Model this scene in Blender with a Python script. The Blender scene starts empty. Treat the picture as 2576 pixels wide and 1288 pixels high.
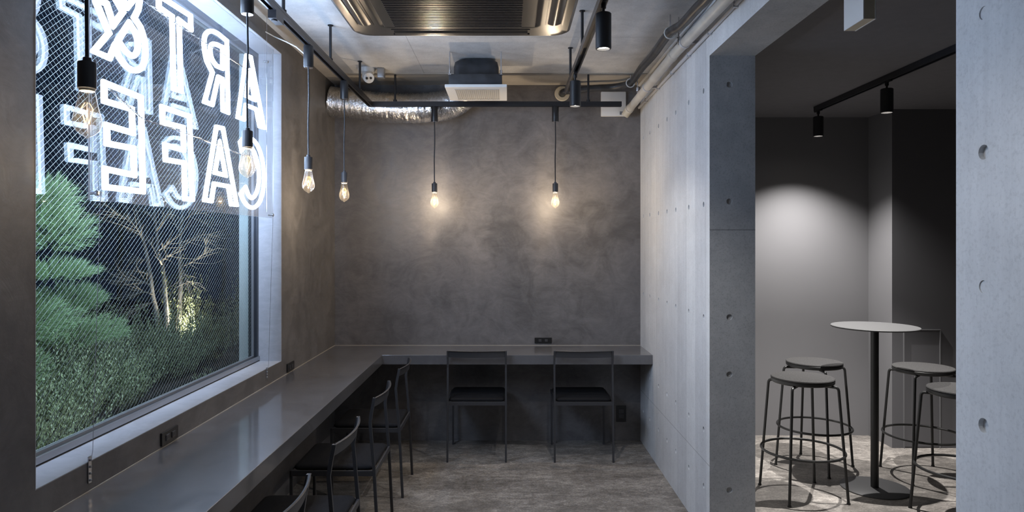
import bpy, bmesh, math, random
from mathutils import Vector, Matrix
random.seed(7)
PI = math.pi
C = bpy.context.scene.collection
F = 1717.0; VX = 1278.0; VY = 610.0; EYE = 1.5625

def P(px, py, Y):                      # a pixel at a known distance -> a point in the room
    return Vector(((px - VX) / F * Y, Y, EYE + (VY - py) / F * Y))
def PX(px, py, X):                     # a pixel on a plane X = const
    return P(px, py, F * X / (px - VX))

# ------------------------------------------------------------------ materials
def nodes(name):
    m = bpy.data.materials.new(name); m.use_nodes = True
    nt = m.node_tree; nt.nodes.clear()
    out = nt.nodes.new('ShaderNodeOutputMaterial')
    return m, nt, out
def simple(name, col, rough=0.5, metal=0.0, spec=0.5, noise=0.0, nscale=40, bump=0.0):
    m, nt, out = nodes(name); N = nt.nodes; L = nt.links
    b = N.new('ShaderNodeBsdfPrincipled'); L.new(b.outputs[0], out.inputs[0])
    b.inputs['Base Color'].default_value = (*col, 1); b.inputs['Roughness'].default_value = rough
    b.inputs['Metallic'].default_value = metal; b.inputs['Specular IOR Level'].default_value = spec
    if noise or bump:
        tc = N.new('ShaderNodeTexCoord'); n = N.new('ShaderNodeTexNoise')
        n.inputs['Scale'].default_value = nscale; n.inputs['Detail'].default_value = 6
        L.new(tc.outputs['Object'], n.inputs['Vector'])
        if noise:
            r = N.new('ShaderNodeMapRange'); r.inputs[1].default_value = .3; r.inputs[2].default_value = .7
            r.inputs[3].default_value = 1 - noise; r.inputs[4].default_value = 1 + noise
            L.new(n.outputs[0], r.inputs[0])
            v = N.new('ShaderNodeVectorMath'); v.operation = 'SCALE'; v.inputs[0].default_value = col
            L.new(r.outputs[0], v.inputs['Scale']); L.new(v.outputs[0], b.inputs['Base Color'])
        if bump:
            bp = N.new('ShaderNodeBump'); bp.inputs['Strength'].default_value = bump; bp.inputs['Distance'].default_value = .004
            L.new(n.outputs[0], bp.inputs['Height']); L.new(bp.outputs[0], b.inputs['Normal'])
    return m
def emit(name, col, s):
    m, nt, out = nodes(name); e = nt.nodes.new('ShaderNodeEmission')
    e.inputs[0].default_value = (*col, 1); e.inputs[1].default_value = s
    nt.links.new(e.outputs[0], out.inputs[0]); return m
def clear(name, tint=(1, 1, 1), ior=1.5, rough=0.0, haze=0.0, gloss=1.0, hcol=(.8, .85, .95)):
    """thin clear pane: Fresnel mix of see-through and mirror, the same from both sides"""
    m, nt, out = nodes(name); N = nt.nodes; L = nt.links
    t = N.new('ShaderNodeBsdfTransparent'); t.inputs[0].default_value = (*tint, 1)
    g = N.new('ShaderNodeBsdfGlossy'); g.inputs['Roughness'].default_value = rough
    ge = N.new('ShaderNodeNewGeometry'); mr = N.new('ShaderNodeMapRange')
    mr.inputs[3].default_value = ior; mr.inputs[4].default_value = 1 / ior
    L.new(ge.outputs['Backfacing'], mr.inputs[0])
    fr = N.new('ShaderNodeFresnel'); L.new(mr.outputs[0], fr.inputs[0])
    mu = N.new('ShaderNodeMath'); mu.operation = 'MULTIPLY'; mu.inputs[1].default_value = gloss; mu.use_clamp = True
    L.new(fr.outputs[0], mu.inputs[0])
    mx = N.new('ShaderNodeMixShader'); L.new(mu.outputs[0], mx.inputs[0]); L.new(t.outputs[0], mx.inputs[1]); L.new(g.outputs[0], mx.inputs[2])
    last = mx
    if haze:
        d = N.new('ShaderNodeBsdfDiffuse'); d.inputs[0].default_value = (*hcol, 1)
        m2 = N.new('ShaderNodeMixShader'); m2.inputs[0].default_value = haze
        L.new(mx.outputs[0], m2.inputs[1]); L.new(d.outputs[0], m2.inputs[2]); last = m2
    L.new(last.outputs[0], out.inputs[0]); return m

def mapped(N, L, scale):
    tc = N.new('ShaderNodeTexCoord'); mp = N.new('ShaderNodeMapping'); mp.inputs['Scale'].default_value = scale
    L.new(tc.outputs['Object'], mp.inputs[0]); return mp
def noise_node(N, L, vec, scale, detail=8, rough=.6, dist=0.0):
    n = N.new('ShaderNodeTexNoise'); n.inputs['Scale'].default_value = scale; n.inputs['Detail'].default_value = detail
    n.inputs['Roughness'].default_value = rough; n.inputs['Distortion'].default_value = dist
    L.new(vec, n.inputs['Vector']); return n
def ramp(N, L, src, stops):
    r = N.new('ShaderNodeValToRGB'); cr = r.color_ramp
    while len(cr.elements) < len(stops): cr.elements.new(.5)
    for e, (p, c) in zip(cr.elements, stops): e.position = p; e.color = (*c, 1)
    L.new(src, r.inputs[0]); return r
def mixc(N, L, mode, fac, a, b):
    m = N.new('ShaderNodeMix'); m.data_type = 'RGBA'; m.blend_type = mode
    if isinstance(fac, float): m.inputs[0].default_value = fac
    else: L.new(fac, m.inputs[0])
    L.new(a, m.inputs[6])
    if isinstance(b, tuple): m.inputs[7].default_value = (*b, 1)
    else: L.new(b, m.inputs[7])
    return m.outputs[2]
def seam(N, L, coord_out, axis, period, width, offset=0.0):
    """1 on thin lines every `period` along an axis"""
    s = N.new('ShaderNodeSeparateXYZ'); L.new(coord_out, s.inputs[0])
    a = N.new('ShaderNodeMath'); a.operation = 'ADD'; a.inputs[1].default_value = offset + 100 * period; L.new(s.outputs[axis], a.inputs[0])
    w = N.new('ShaderNodeMath'); w.operation = 'MODULO'; w.inputs[1].default_value = period; L.new(a.outputs[0], w.inputs[0])
    c = N.new('ShaderNodeMath'); c.operation = 'LESS_THAN'; c.inputs[1].default_value = width; L.new(w.outputs[0], c.inputs[0])
    return c.outputs[0]

def concrete(name, lo, hi, rough=.6, boards=None, joints=(), bumps=.25, speck=.5):
    m, nt, out = nodes(name); N = nt.nodes; L = nt.links
    b = N.new('ShaderNodeBsdfPrincipled'); L.new(b.outputs[0], out.inputs[0])
    b.inputs['Roughness'].default_value = rough; b.inputs['Specular IOR Level'].default_value = .4
    mp = mapped(N, L, (1, 1, 1)); v = mp.outputs[0]
    big = noise_node(N, L, v, 1.6, 6, .6, .4)
    md = noise_node(N, L, v, 9, 9, .7)
    ad = N.new('ShaderNodeMath'); ad.operation = 'MULTIPLY_ADD'; ad.inputs[1].default_value = .45
    L.new(md.outputs[0], ad.inputs[0])
    sc = N.new('ShaderNodeMath'); sc.operation = 'MULTIPLY'; sc.inputs[1].default_value = .55; L.new(big.outputs[0], sc.inputs[0])
    L.new(sc.outputs[0], ad.inputs[2])
    col = ramp(N, L, ad.outputs[0], [(.31, lo), (.69, hi)]).outputs[0]
    fine = noise_node(N, L, v, 120, 3, .6)
    fr = ramp(N, L, fine.outputs[0], [(.28, (.72, .72, .72)), (.5, (1, 1, 1))])
    col = mixc(N, L, 'MULTIPLY', speck, col, fr.outputs[0])
    if boards:                          # form boards: each with its own tone and faint seam
        axis, per = boards
        s = N.new('ShaderNodeSeparateXYZ'); L.new(v, s.inputs[0])
        d = N.new('ShaderNodeMath'); d.operation = 'DIVIDE'; d.inputs[1].default_value = per; L.new(s.outputs[axis], d.inputs[0])
        fl = N.new('ShaderNodeMath'); fl.operation = 'FLOOR'; L.new(d.outputs[0], fl.inputs[0])
        wn = N.new('ShaderNodeTexWhiteNoise'); wn.noise_dimensions = '1D'; L.new(fl.outputs[0], wn.inputs['W'])
        br = ramp(N, L, wn.outputs[0], [(0, (.86, .86, .87)), (1, (1.0, 1.0, 1.0))])
        far = N.new('ShaderNodeMath'); far.operation = 'GREATER_THAN'; far.inputs[1].default_value = 3.545; L.new(s.outputs[axis], far.inputs[0])
        def only(x):
            q = N.new('ShaderNodeMath'); q.operation = 'MULTIPLY'; L.new(x, q.inputs[0]); L.new(far.outputs[0], q.inputs[1]); return q.outputs[0]
        col = mixc(N, L, 'MULTIPLY', far.outputs[0], col, br.outputs[0])
        col = mixc(N, L, 'MULTIPLY', only(seam(N, L, v, axis, per, .0035)), col, (.66, .66, .68))
        st = mapped(N, L, (6, 22, .7)); streak = noise_node(N, L, st.outputs[0], 2.0, 6, .7)
        sr = ramp(N, L, streak.outputs[0], [(.3, (.86, .86, .86)), (.65, (1, 1, 1))])
        col = mixc(N, L, 'MULTIPLY', .7, col, sr.outputs[0])
    for (axis, per, w, off) in joints:
        col = mixc(N, L, 'MULTIPLY', seam(N, L, v, axis, per, w, off), col, (.6, .6, .6))
    L.new(col, b.inputs['Base Color'])
    bp = N.new('ShaderNodeBump'); bp.inputs['Strength'].default_value = bumps; bp.inputs['Distance'].default_value = .006
    L.new(md.outputs[0], bp.inputs['Height']); L.new(bp.outputs[0], b.inputs['Normal'])
    return m

def plaster(name, lo, hi, rlo=.38, rhi=.6, bumps=.12, strk=.12):
    m, nt, out = nodes(name); N = nt.nodes; L = nt.links
    b = N.new('ShaderNodeBsdfPrincipled'); L.new(b.outputs[0], out.inputs[0])
    b.inputs['Specular IOR Level'].default_value = .5
    v = mapped(N, L, (1, 1, 1)).outputs[0]
    big = noise_node(N, L, v, 1.3, 5, .55, 1.2)
    trow = noise_node(N, L, v, 4.5, 10, .68, 1.6)
    a = N.new('ShaderNodeMath'); a.operation = 'ADD'; L.new(big.outputs[0], a.inputs[0]); L.new(trow.outputs[0], a.inputs[1])
    h = N.new('ShaderNodeMath'); h.operation = 'MULTIPLY'; h.inputs[1].default_value = .5; L.new(a.outputs[0], h.inputs[0])
    col = ramp(N, L, h.outputs[0], [(.36, lo), (.64, hi)]).outputs[0]
    sm = mapped(N, L, (2.2, 2.2, 4.6)); sm.inputs['Rotation'].default_value = (.6, .75, .2)
    stroke = noise_node(N, L, sm.outputs[0], 2.4, 9, .72, 3.2)
    sr = ramp(N, L, stroke.outputs[0], [(.35, (1 - strk,) * 3), (.62, (1 + strk * .5,) * 3)])
    col = mixc(N, L, 'MULTIPLY', .8, col, sr.outputs[0])
    L.new(col, b.inputs['Base Color'])
    r = N.new('ShaderNodeMapRange'); r.inputs[1].default_value = .3; r.inputs[2].default_value = .7; r.inputs[3].default_value = rlo; r.inputs[4].default_value = rhi
    L.new(trow.outputs[0], r.inputs[0]); L.new(r.outputs[0], b.inputs['Roughness'])
    bp = N.new('ShaderNodeBump'); bp.inputs['Strength'].default_value = bumps; bp.inputs['Distance'].default_value = .01
    L.new(trow.outputs[0], bp.inputs['Height']); L.new(bp.outputs[0], b.inputs['Normal'])
    return m

M = {}
M['plaster'] = plaster('dark_plaster', (.10, .095, .096), (.20, .191, .192), .34, .6, .14, strk=.15)
M['counter'] = plaster('counter_mortar', (.078, .076, .081), (.128, .126, .134), .34, .46, .01, strk=.06)
_b = next(n for n in M['counter'].node_tree.nodes if n.type == 'BSDF_PRINCIPLED')
_b.inputs['Coat Weight'].default_value = 1.0; _b.inputs['Coat Roughness'].default_value = .09; _b.inputs['Coat IOR'].default_value = 1.55; _b.inputs['Specular IOR Level'].default_value = .9
M['conc_wall'] = concrete('board_concrete', (.62, .63, .64), (.80, .81, .82), .62, boards=(1, .2), joints=((2, 3.0, .004, 2.6),), bumps=.15)
M['reveal'] = plaster('lit_reveal_plaster', (.37, .375, .40), (.44, .445, .47), .4, .6, .06)  # lighter copy of the wall plaster, neon light put into its colour
M['conc_ceil'] = concrete('ceiling_concrete', (.40, .40, .405), (.70, .695, .69), .65, joints=((0, 1.8, .004, .62), (1, .9, .004, .35)), bumps=.2)
M['conc_jamb'] = concrete('jamb_concrete', (.34, .35, .36), (.56, .565, .57), .65, joints=((2, 1.8, .006, .175),), bumps=.2, speck=.8)
M['strip'] = concrete('insulation_board', (.36, .32, .27), (.5, .46, .40), .7, bumps=.1, speck=.3)
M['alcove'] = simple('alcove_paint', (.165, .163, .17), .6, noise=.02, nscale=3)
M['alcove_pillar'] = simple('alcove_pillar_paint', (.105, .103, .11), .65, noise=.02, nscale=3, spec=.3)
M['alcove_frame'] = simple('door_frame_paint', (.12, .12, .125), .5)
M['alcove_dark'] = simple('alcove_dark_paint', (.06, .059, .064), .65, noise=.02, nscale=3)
M['alcove_ceil'] = simple('alcove_ceiling_paint', (.15, .145, .155), .7, noise=.05, nscale=20)

def floor_mat():
    m, nt, out = nodes('worn_concrete_floor'); N = nt.nodes; L = nt.links
    b = N.new('ShaderNodeBsdfPrincipled'); L.new(b.outputs[0], out.inputs[0])
    v = mapped(N, L, (1, 1.7, 1)).outputs[0]
    n1 = noise_node(N, L, v, 2.6, 12, .74, .15); n2 = noise_node(N, L, v, 17, 12, .82)
    a = N.new('ShaderNodeMath'); a.operation = 'ADD'; L.new(n1.outputs[0], a.inputs[0]); L.new(n2.outputs[0], a.inputs[1])
    h = N.new('ShaderNodeMath'); h.operation = 'MULTIPLY'; h.inputs[1].default_value = .5; L.new(a.outputs[0], h.inputs[0])
    c = ramp(N, L, h.outputs[0], [(.34, (.05, .045, .042)), (.5, (.22, .203, .187)), (.64, (.50, .465, .43))])
    n3 = noise_node(N, L, v, 75, 8, .8); c3 = ramp(N, L, n3.outputs[0], [(.36, (.4, .4, .4)), (.62, (1.35, 1.33, 1.3))])
    L.new(mixc(N, L, 'MULTIPLY', .85, c.outputs[0], c3.outputs[0]), b.inputs['Base Color'])
    r = N.new('ShaderNodeMapRange'); r.inputs[1].default_value = .3; r.inputs[2].default_value = .7; r.inputs[3].default_value = .42; r.inputs[4].default_value = .65
    L.new(n2.outputs[0], r.inputs[0]); L.new(r.outputs[0], b.inputs['Roughness'])
    bp = N.new('ShaderNodeBump'); bp.inputs['Strength'].default_value = .25; bp.inputs['Distance'].default_value = .003
    L.new(n2.outputs[0], bp.inputs['Height']); L.new(bp.outputs[0], b.inputs['Normal'])
    return m
M['floor'] = floor_mat()
M['black'] = simple('black_metal', (.016, .016, .018), .42)
M['rail'] = simple('black_rail', (.02, .02, .023), .3)
M['chair'] = simple('dark_steel', (.072, .072, .078), .4, metal=.5)
M['seat'] = simple('black_fabric', (.010, .010, .012), .9, spec=.2, noise=.3, nscale=300, bump=.3)
M['felt'] = simple('grey_felt', (.042, .041, .041), .95, spec=.1, noise=.35, nscale=260, bump=.4)
M['stool'] = simple('stool_black', (.012, .012, .012), .4)
M['socket'] = simple('graphite_socket', (.05, .05, .055), .45)
M['cord'] = simple('cable_black', (.025, .025, .028), .4)
M['white'] = simple('white_plastic', (.75, .75, .74), .4)
M['slot_grey'] = simple('slot_grey', (.42, .40, .37), .5)
M['conduit'] = simple('conduit_grey', (.55, .55, .57), .5)
M['cream'] = simple('cream_plastic', (.62, .55, .42), .5)
M['pipe'] = simple('pvc_pipe', (.58, .55, .50), .45, noise=.12, nscale=8)
M['foil'] = simple('silver_foil', (.82, .83, .85), .22, metal=1.0, noise=.15, nscale=70, bump=1.0)
M['wrap'] = simple('black_wrap', (.035, .037, .042), .4, noise=.4, nscale=14, bump=.5)
M['steel'] = simple('bright_steel', (.6, .6, .62), .25, metal=1.0)
M['ac'] = simple('bronze_panel', (.042, .039, .036), .26, metal=.55, noise=.12, nscale=6)
M['ac_dark'] = simple('grille_black', (.012, .012, .014), .25)
M['ac_louver'] = simple('louver_bronze', (.13, .115, .10), .22, metal=.8)
M['frame'] = simple('dark_window_aluminium', (.045, .05, .06), .35, metal=.5)
M['bead'] = simple('silver_bead', (.35, .36, .38), .35, metal=.7)
M['glass'] = clear('window_glass', (.93, .97, .96), 1.52, 0.0, gloss=.24)
M['bulb'] = clear('bulb_glass', (.96, .945, .91), 1.6, gloss=1.3, haze=.005, hcol=(1, .93, .8))
M['acrylic'] = clear('acrylic', (.97, .98, .99), 1.49, haze=.08, hcol=(.55, .72, 1.0))  # blue haze colour paints the neon's glow across the panel
M['acrylic_edge'] = simple('edge_light_and_clip', (.8, .85, .92), .4)  # whitish colour imitates light piped to the acrylic edges; clips share it
M['wire'] = simple('glass_wire', (.25, .265, .27), .45, metal=.2)
M['neon'] = emit('neon_white', (.55, .72, 1.0), 24.5)
M['filament'] = emit('filament', (1.0, .58, .22), 2.4)
M['led'] = emit('lamp_face', (1.0, .93, .82), 14.0)
M['table'] = simple('table_laminate', (.052, .052, .053), .6, spec=.3, noise=.05, nscale=60)
M['base'] = simple('base_grey', (.06, .06, .062), .5)
M['outlet'] = simple('outlet_black', (.012, .012, .013), .35)
M['tape'] = simple('label_print', (.05, .05, .05), .6)
M['bark_dark'] = simple('conifer_bark', (.07, .06, .05), .85, noise=.4, nscale=20, bump=.6)
M['bark'] = simple('bark', (.50, .45, .41), .8, noise=.4, nscale=20, bump=.6)
M['twig'] = simple('twig', (.52, .46, .40), .8)
M['stem'] = simple('shrub_stem', (.09, .09, .06), .8)
M['soil'] = simple('soil', (.045, .04, .036), .9, noise=.5, nscale=6, bump=1.0)
M['hedge_wall'] = simple('far_wall', (.05, .055, .065), .8, noise=.2, nscale=3)
def leaf(name, col, var=.45, rough=.42, ns=5):
    m, nt, out = nodes(name); N = nt.nodes; L = nt.links
    b = N.new('ShaderNodeBsdfPrincipled'); b.inputs['Roughness'].default_value = rough
    v = mapped(N, L, (1, 1, 1)).outputs[0]; n = noise_node(N, L, v, ns * 8, 3, .6)
    c = ramp(N, L, n.outputs[0], [(.3, tuple(x * (1 - var) for x in col)), (.7, tuple(x * (1 + var) for x in col))])
    L.new(c.outputs[0], b.inputs['Base Color'])
    tr = N.new('ShaderNodeBsdfTranslucent'); L.new(c.outputs[0], tr.inputs[0])
    mx = N.new('ShaderNodeMixShader'); mx.inputs[0].default_value = .2
    L.new(b.outputs[0], mx.inputs[1]); L.new(tr.outputs[0], mx.inputs[2]); L.new(mx.outputs[0], out.inputs[0])
    return m
M['leaf'] = leaf('shrub_leaf', (.50, .54, .31), rough=.3)
M['leaf2'] = leaf('pale_leaf', (.27, .30, .16))
M['needle'] = leaf('needle_green', (.40, .52, .27), .35, .6)
M['needle2'] = leaf('needle_olive', (.24, .28, .09), .35, .6)

# ------------------------------------------------------------------ mesh builder
class MB:
    def __init__(s): s.v = []; s.f = []; s.mi = []
    def _add(s, vs, fs, mi=0):
        o = len(s.v); s.v += [tuple(x) for x in vs]; s.f += [tuple(i + o for i in f) for f in fs]; s.mi += [mi] * len(fs); return s
    def box(s, x0, x1, y0, y1, z0, z1, mi=0, mat=None):
        vs = [Vector((x, y, z)) for x in (x0, x1) for y in (y0, y1) for z in (z0, z1)]
        if mat: vs = [mat @ v for v in vs]
        return s._add(vs, [(0, 1, 3, 2), (4, 6, 7, 5), (0, 4, 5, 1), (2, 3, 7, 6), (0, 2, 6, 4), (1, 5, 7, 3)], mi)
    def tube(s, pts, r, n=10, closed=False, caps=True, mi=0, jitter=0.0, square=False, up=None):
        pts = [Vector(p) for p in pts]; K = len(pts)
        rad = r if isinstance(r, (list, tuple)) else [r] * K
        rings = []; prev = None
        for i in range(K):
            if closed: a = (pts[i] - pts[i - 1]).normalized(); b = (pts[(i + 1) % K] - pts[i]).normalized()
            else:
                a = (pts[i] - pts[i - 1]).normalized() if i else None; b = (pts[i + 1] - pts[i]).normalized() if i < K - 1 else None
                a = a or b; b = b or a
            t = (a + b)
            t = t.normalized() if t.length > 1e-6 else a
            if prev is None:
                u = Vector(up) if up else (Vector((0, 0, 1)) if abs(t.z) < .9 else Vector((1, 0, 0)))
            else: u = prev
            u = (u - t * u.dot(t)).normalized(); prev = u; w = t.cross(u)
            c = max(.45, a.dot(t)); bend = (b - a); bn = bend - t * bend.dot(t)
            bn = bn.normalized() if bn.length > 1e-5 else None
            ring = []
            for k in range(n):
                an = 2 * PI * (k + (.5 if square else 0)) / n
                d = u * math.cos(an) + w * math.sin(an)
                if bn is not None: d = d + bn * (d.dot(bn) * (1 / c - 1))
                rr = rad[i] * (1 + random.uniform(-jitter, jitter))
                if square: rr *= 1.414
                ring.append(pts[i] + d * rr)
            rings.append(ring)
        vs = [v for ring in rings for v in ring]; fs = []
        for i in range(K if closed else K - 1):
            j = (i + 1) % K
            for k in range(n):
                l = (k + 1) % n; fs.append((i * n + k, i * n + l, j * n + l, j * n + k))
        if caps and not closed:
            fs.append(tuple(reversed(range(n)))); fs.append(tuple((K - 1) * n + k for k in range(n)))
        return s._add(vs, fs, mi)
    def lathe(s, prof, n=32, center=(0, 0, 0), mi=0, mat=None):
        """prof: list of (r, z) along the local Z axis"""
        vs = []; fs = []; c = Vector(center)
        for (r, z) in prof:
            for k in range(n):
                a = 2 * PI * k / n; p = Vector((r * math.cos(a), r * math.sin(a), z))
                vs.append((mat @ p if mat else p) + c)
        for i in range(len(prof) - 1):
            for k in range(n):
                l = (k + 1) % n; fs.append((i * n + k, i * n + l, (i + 1) * n + l, (i + 1) * n + k))
        if prof[0][0] > 1e-5: fs.append(tuple(reversed(range(n))))
        if prof[-1][0] > 1e-5: fs.append(tuple((len(prof) - 1) * n + k for k in range(n)))
        return s._add(vs, fs, mi)
    def cyl(s, r, z0, z1, center=(0, 0, 0), n=28, mi=0, bev=0.0, mat=None):
        if bev: pr = [(r - bev, z0), (r, z0 + bev), (r, z1 - bev), (r - bev, z1)]
        else: pr = [(r, z0), (r, z1)]
        return s.lathe(pr, n, center, mi, mat)
    def build(s, name, mat, parent=None, smooth=True, bevel=0.0, angle=35, weld=False):
        me = bpy.data.meshes.new(name); me.from_pydata([tuple(v) for v in s.v], [], s.f)
        mats = mat if isinstance(mat, (list, tuple)) else [mat]
        for m in mats: me.materials.append(m)
        me.polygons.foreach_set('material_index', s.mi)
        bm = bmesh.new(); bm.from_mesh(me)
        if weld: bmesh.ops.remove_doubles(bm, verts=bm.verts, dist=1e-5)
        if len(s.f) < 60000: bmesh.ops.recalc_face_normals(bm, faces=bm.faces)
        if bevel: bmesh.ops.bevel(bm, geom=[e for e in bm.edges if len(e.link_faces) == 2 and e.calc_face_angle(0) > .5], offset=bevel, segments=2, affect='EDGES', profile=.6)
        bm.to_mesh(me); bm.free()
        if smooth:
            me.polygons.foreach_set('use_smooth', [True] * len(me.polygons)); me.set_sharp_from_angle(angle=math.radians(angle))
        o = bpy.data.objects.new(name, me); C.objects.link(o)
        if parent: o.parent = parent
        return o

def tag(o, label, cat, group=None, kind=None):
    o['label'] = label; o['category'] = cat
    if group: o['group'] = group
    if kind: o['kind'] = kind
    return o
def thing(name, label, cat, loc=(0, 0, 0), rz=0, group=None, kind=None):
    o = bpy.data.objects.new(name, None); C.objects.link(o); o.empty_display_size = .1
    o.location = loc; o.rotation_euler = (0, 0, rz); return tag(o, label, cat, group, kind)
def struct(name, mb, mat, label, cat, smooth=False, bevel=0, parent=None):
    o = mb.build(name, mat, parent, smooth=smooth, bevel=bevel); return tag(o, label, cat, kind='structure')
def copy_tree(o, parent=None):
    c = o.copy(); C.objects.link(c)
    if parent: c.parent = parent
    for ch in list(o.children): copy_tree(ch, c)
    return c
def spot(parent, loc, target, energy, size, blend, col=(1, .97, .94), radius=.025):
    l = bpy.data.lights.new('lamp', 'SPOT'); l.energy = energy; l.spot_size = size; l.spot_blend = blend; l.color = col; l.shadow_soft_size = radius
    o = bpy.data.objects.new('lamp_light', l); C.objects.link(o); o.location = loc
    o.rotation_euler = (Vector(target) - Vector(loc)).to_track_quat('-Z', 'Y').to_euler()
    if parent: o.parent = parent
    return o

# ------------------------------------------------------------------ dimensions of the room
XL, XR, XR2 = -1.368, 1.045, 1.282
YB = 5.387; YF = -2.2; ZC = 2.811
OY0, OY1, OZ = 1.592, 3.539, 2.531           # opening to the alcove
WY0, WY1, WZ0, WZ1 = 1.974, 4.121, .845, 2.7025   # window opening
XO = -1.62                                   # outer face of the window wall

# floor
struct('floor', MB().box(XO, 4.4, YF - .2, 5.75, -.12, 0), M['floor'], 'worn brown grey concrete floor of both rooms', 'floor')
# left wall with window hole
w = MB()
w.box(XO, XL, YF, WY0, 0, ZC); w.box(XO, XL, WY1, YB + .2, 0, ZC)
w.box(XO, XL, WY0, WY1, 0, WZ0); w.box(XO, XL, WY0, WY1, WZ1, ZC)
struct('wall_left', w, M['plaster'], 'dark plastered wall around the big window', 'wall')
struct('wall_back', MB().box(XL, XR, YB, YB + .2, 0, ZC), M['plaster'], 'dark trowelled plaster wall behind the two facing chairs', 'wall')
struct('wall_front', MB().box(XO, 4.4, YF - .2, YF, 0, 3.0), M['plaster'], 'dark plaster wall behind the viewer', 'wall')
# ceiling
struct('ceiling', MB().box(XO, XR2, YF, YB + .2, ZC, ZC + .14), M['conc_ceil'], 'bare concrete ceiling over the counter room', 'ceiling')
struct('trim_1', MB().box(XL, XR, 5.03, YB, ZC - .006, ZC), M['strip'], 'beige insulation strip on the ceiling along the back wall', 'trim')
struct('trim_2', MB().box(XL, XL + .13, YF, 5.03, ZC - .006, ZC), M['strip'], 'beige insulation strip on the ceiling along the window wall', 'trim')

# right wall with the opening, tie holes cut for real
def boolean_cut(base, cutter):
    md = base.modifiers.new('cut', 'BOOLEAN'); md.operation = 'DIFFERENCE'; md.object = cutter; md.solver = 'EXACT'
    dg = bpy.context.evaluated_depsgraph_get(); dg.update()
    me = bpy.data.meshes.new_from_object(base.evaluated_get(dg)); base.modifiers.clear()
    old = base.data; base.data = me; me.name = old.name; bpy.data.meshes.remove(old)
    cm = cutter.data; bpy.data.objects.remove(cutter); bpy.data.meshes.remove(cm)
sec = [(YF, 0), (OY0, 0), (OY0, OZ), (OY1, OZ), (OY1, 0), (5.53, 0), (5.53, ZC), (YF, ZC)]
w = MB(); n = len(sec)
w._add([(XR, y, z) for y, z in sec] + [(XR2, y, z) for y, z in sec],
       [tuple(range(n)), tuple(reversed(range(n, 2 * n)))] + [(i, (i + 1) % n, n + (i + 1) % n, n + i) for i in range(n)])
wr = struct('wall_right', w, M['conc_wall'], 'pale board formed concrete wall with a wide opening', 'wall')
cut = MB()
RXm = Matrix.Rotation(PI / 2, 4, 'Y'); RYm = Matrix.Rotation(PI / 2, 4, 'X')
for z in (2.372, 1.766, 1.165, .565, .262):
    for y in (3.647, 3.946, 4.252, 4.486, 4.74, 5.03, 5.27):
        cut.lathe([(.0145, -.05), (.0145, .011)], 16, (XR, y, z), mat=RXm)
    for y in (1.50, 1.2):
        cut.lathe([(.0165, -.05), (.0165, .011)], 20, (XR, y, z - .005), mat=RXm)
for z in (2.067, 1.465, .87):
    cut.lathe([(.0155, -.05), (.0145, .0025)], 20, (XR, 1.50, z), mat=RXm)
for z in (2.381, 1.775, 1.175, .878, .278):
    cut.lathe([(.0155, -.008), (.0155, .05)], 20, (1.148, OY1, z), mat=RYm)
boolean_cut(wr, cut.build('cutter', M['black'], smooth=False))
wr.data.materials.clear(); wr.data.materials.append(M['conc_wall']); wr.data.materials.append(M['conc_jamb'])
for p in wr.data.polygons:               # the jamb and soffit of the opening use the darker concrete tone
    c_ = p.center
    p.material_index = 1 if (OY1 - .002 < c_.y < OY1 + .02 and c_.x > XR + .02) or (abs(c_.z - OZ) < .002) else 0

# alcove (second room)
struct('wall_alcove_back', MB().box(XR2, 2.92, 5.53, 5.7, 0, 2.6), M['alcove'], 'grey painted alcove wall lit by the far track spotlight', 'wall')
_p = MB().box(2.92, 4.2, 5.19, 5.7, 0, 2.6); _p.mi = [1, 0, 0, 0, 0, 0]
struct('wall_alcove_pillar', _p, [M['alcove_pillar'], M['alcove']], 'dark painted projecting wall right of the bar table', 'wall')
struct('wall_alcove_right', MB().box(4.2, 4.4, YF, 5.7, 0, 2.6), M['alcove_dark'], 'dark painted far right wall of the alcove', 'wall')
struct('ceiling_alcove', MB().box(XR2, 4.4, YF, 5.7, 2.576, 2.7), M['alcove_ceil'], 'smooth dark ceiling of the alcove', 'ceiling')
d = thing('door_1', 'low flush access door with thin raised frame in the dark alcove wall', 'door', (3.145, 5.19, 0), kind='structure')
MB().box(-.133, .133, -.003, 0, .01, .895).build('door_leaf', M['alcove_pillar'], d, smooth=False)
fr = MB(); fr.box(-.141, -.133, -.012, 0, 0, .903); fr.box(.133, .141, -.012, 0, 0, .903); fr.box(-.133, .133, -.012, 0, .895, .903)
fr.build('door_frame', M['alcove_frame'], d, smooth=False)

# ------------------------------------------------------------------ window
win = thing('window_1', 'large dark framed window with diamond wired glass over the garden', 'window', (0, 0, 0), kind='structure')
GX = -1.542
f = MB(); fw = .032; x0, x1 = -1.556, -1.505
f.box(x0, x1, WY0, WY0 + fw, WZ0, WZ1); f.box(x0, x1, WY1 - fw, WY1, WZ0, WZ1)
f.box(x0, x1, WY0 + fw, WY1 - fw, WZ0, WZ0 + fw); f.box(x0, x1, WY0 + fw, WY1 - fw, WZ1 - fw, WZ1)
f.build('window_frame', M['frame'], win, smooth=False, bevel=.002)
b = MB(); a, c2 = WY0 + fw, WY1 - fw; e = .007; z0, z1 = WZ0 + fw, WZ1 - fw
for (ya, yb, za, zb) in ((a, a + e, z0, z1), (c2 - e, c2, z0, z1), (a + e, c2 - e, z0, z0 + e), (a + e, c2 - e, z1 - e, z1)):
    b.box(GX + .006, GX + .02, ya, yb, za, zb)
b.build('glazing_bead', M['bead'], win, smooth=False)
MB().box(-1.5045, -1.497, WY0 + .004, WY1 - .004, WZ0 + .010, WZ0 + fw + .002).build('bottom_rail_sheen', M['bead'], win, smooth=False, bevel=.001)  # lighter metal paints in the reflection along the dark bottom frame
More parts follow.
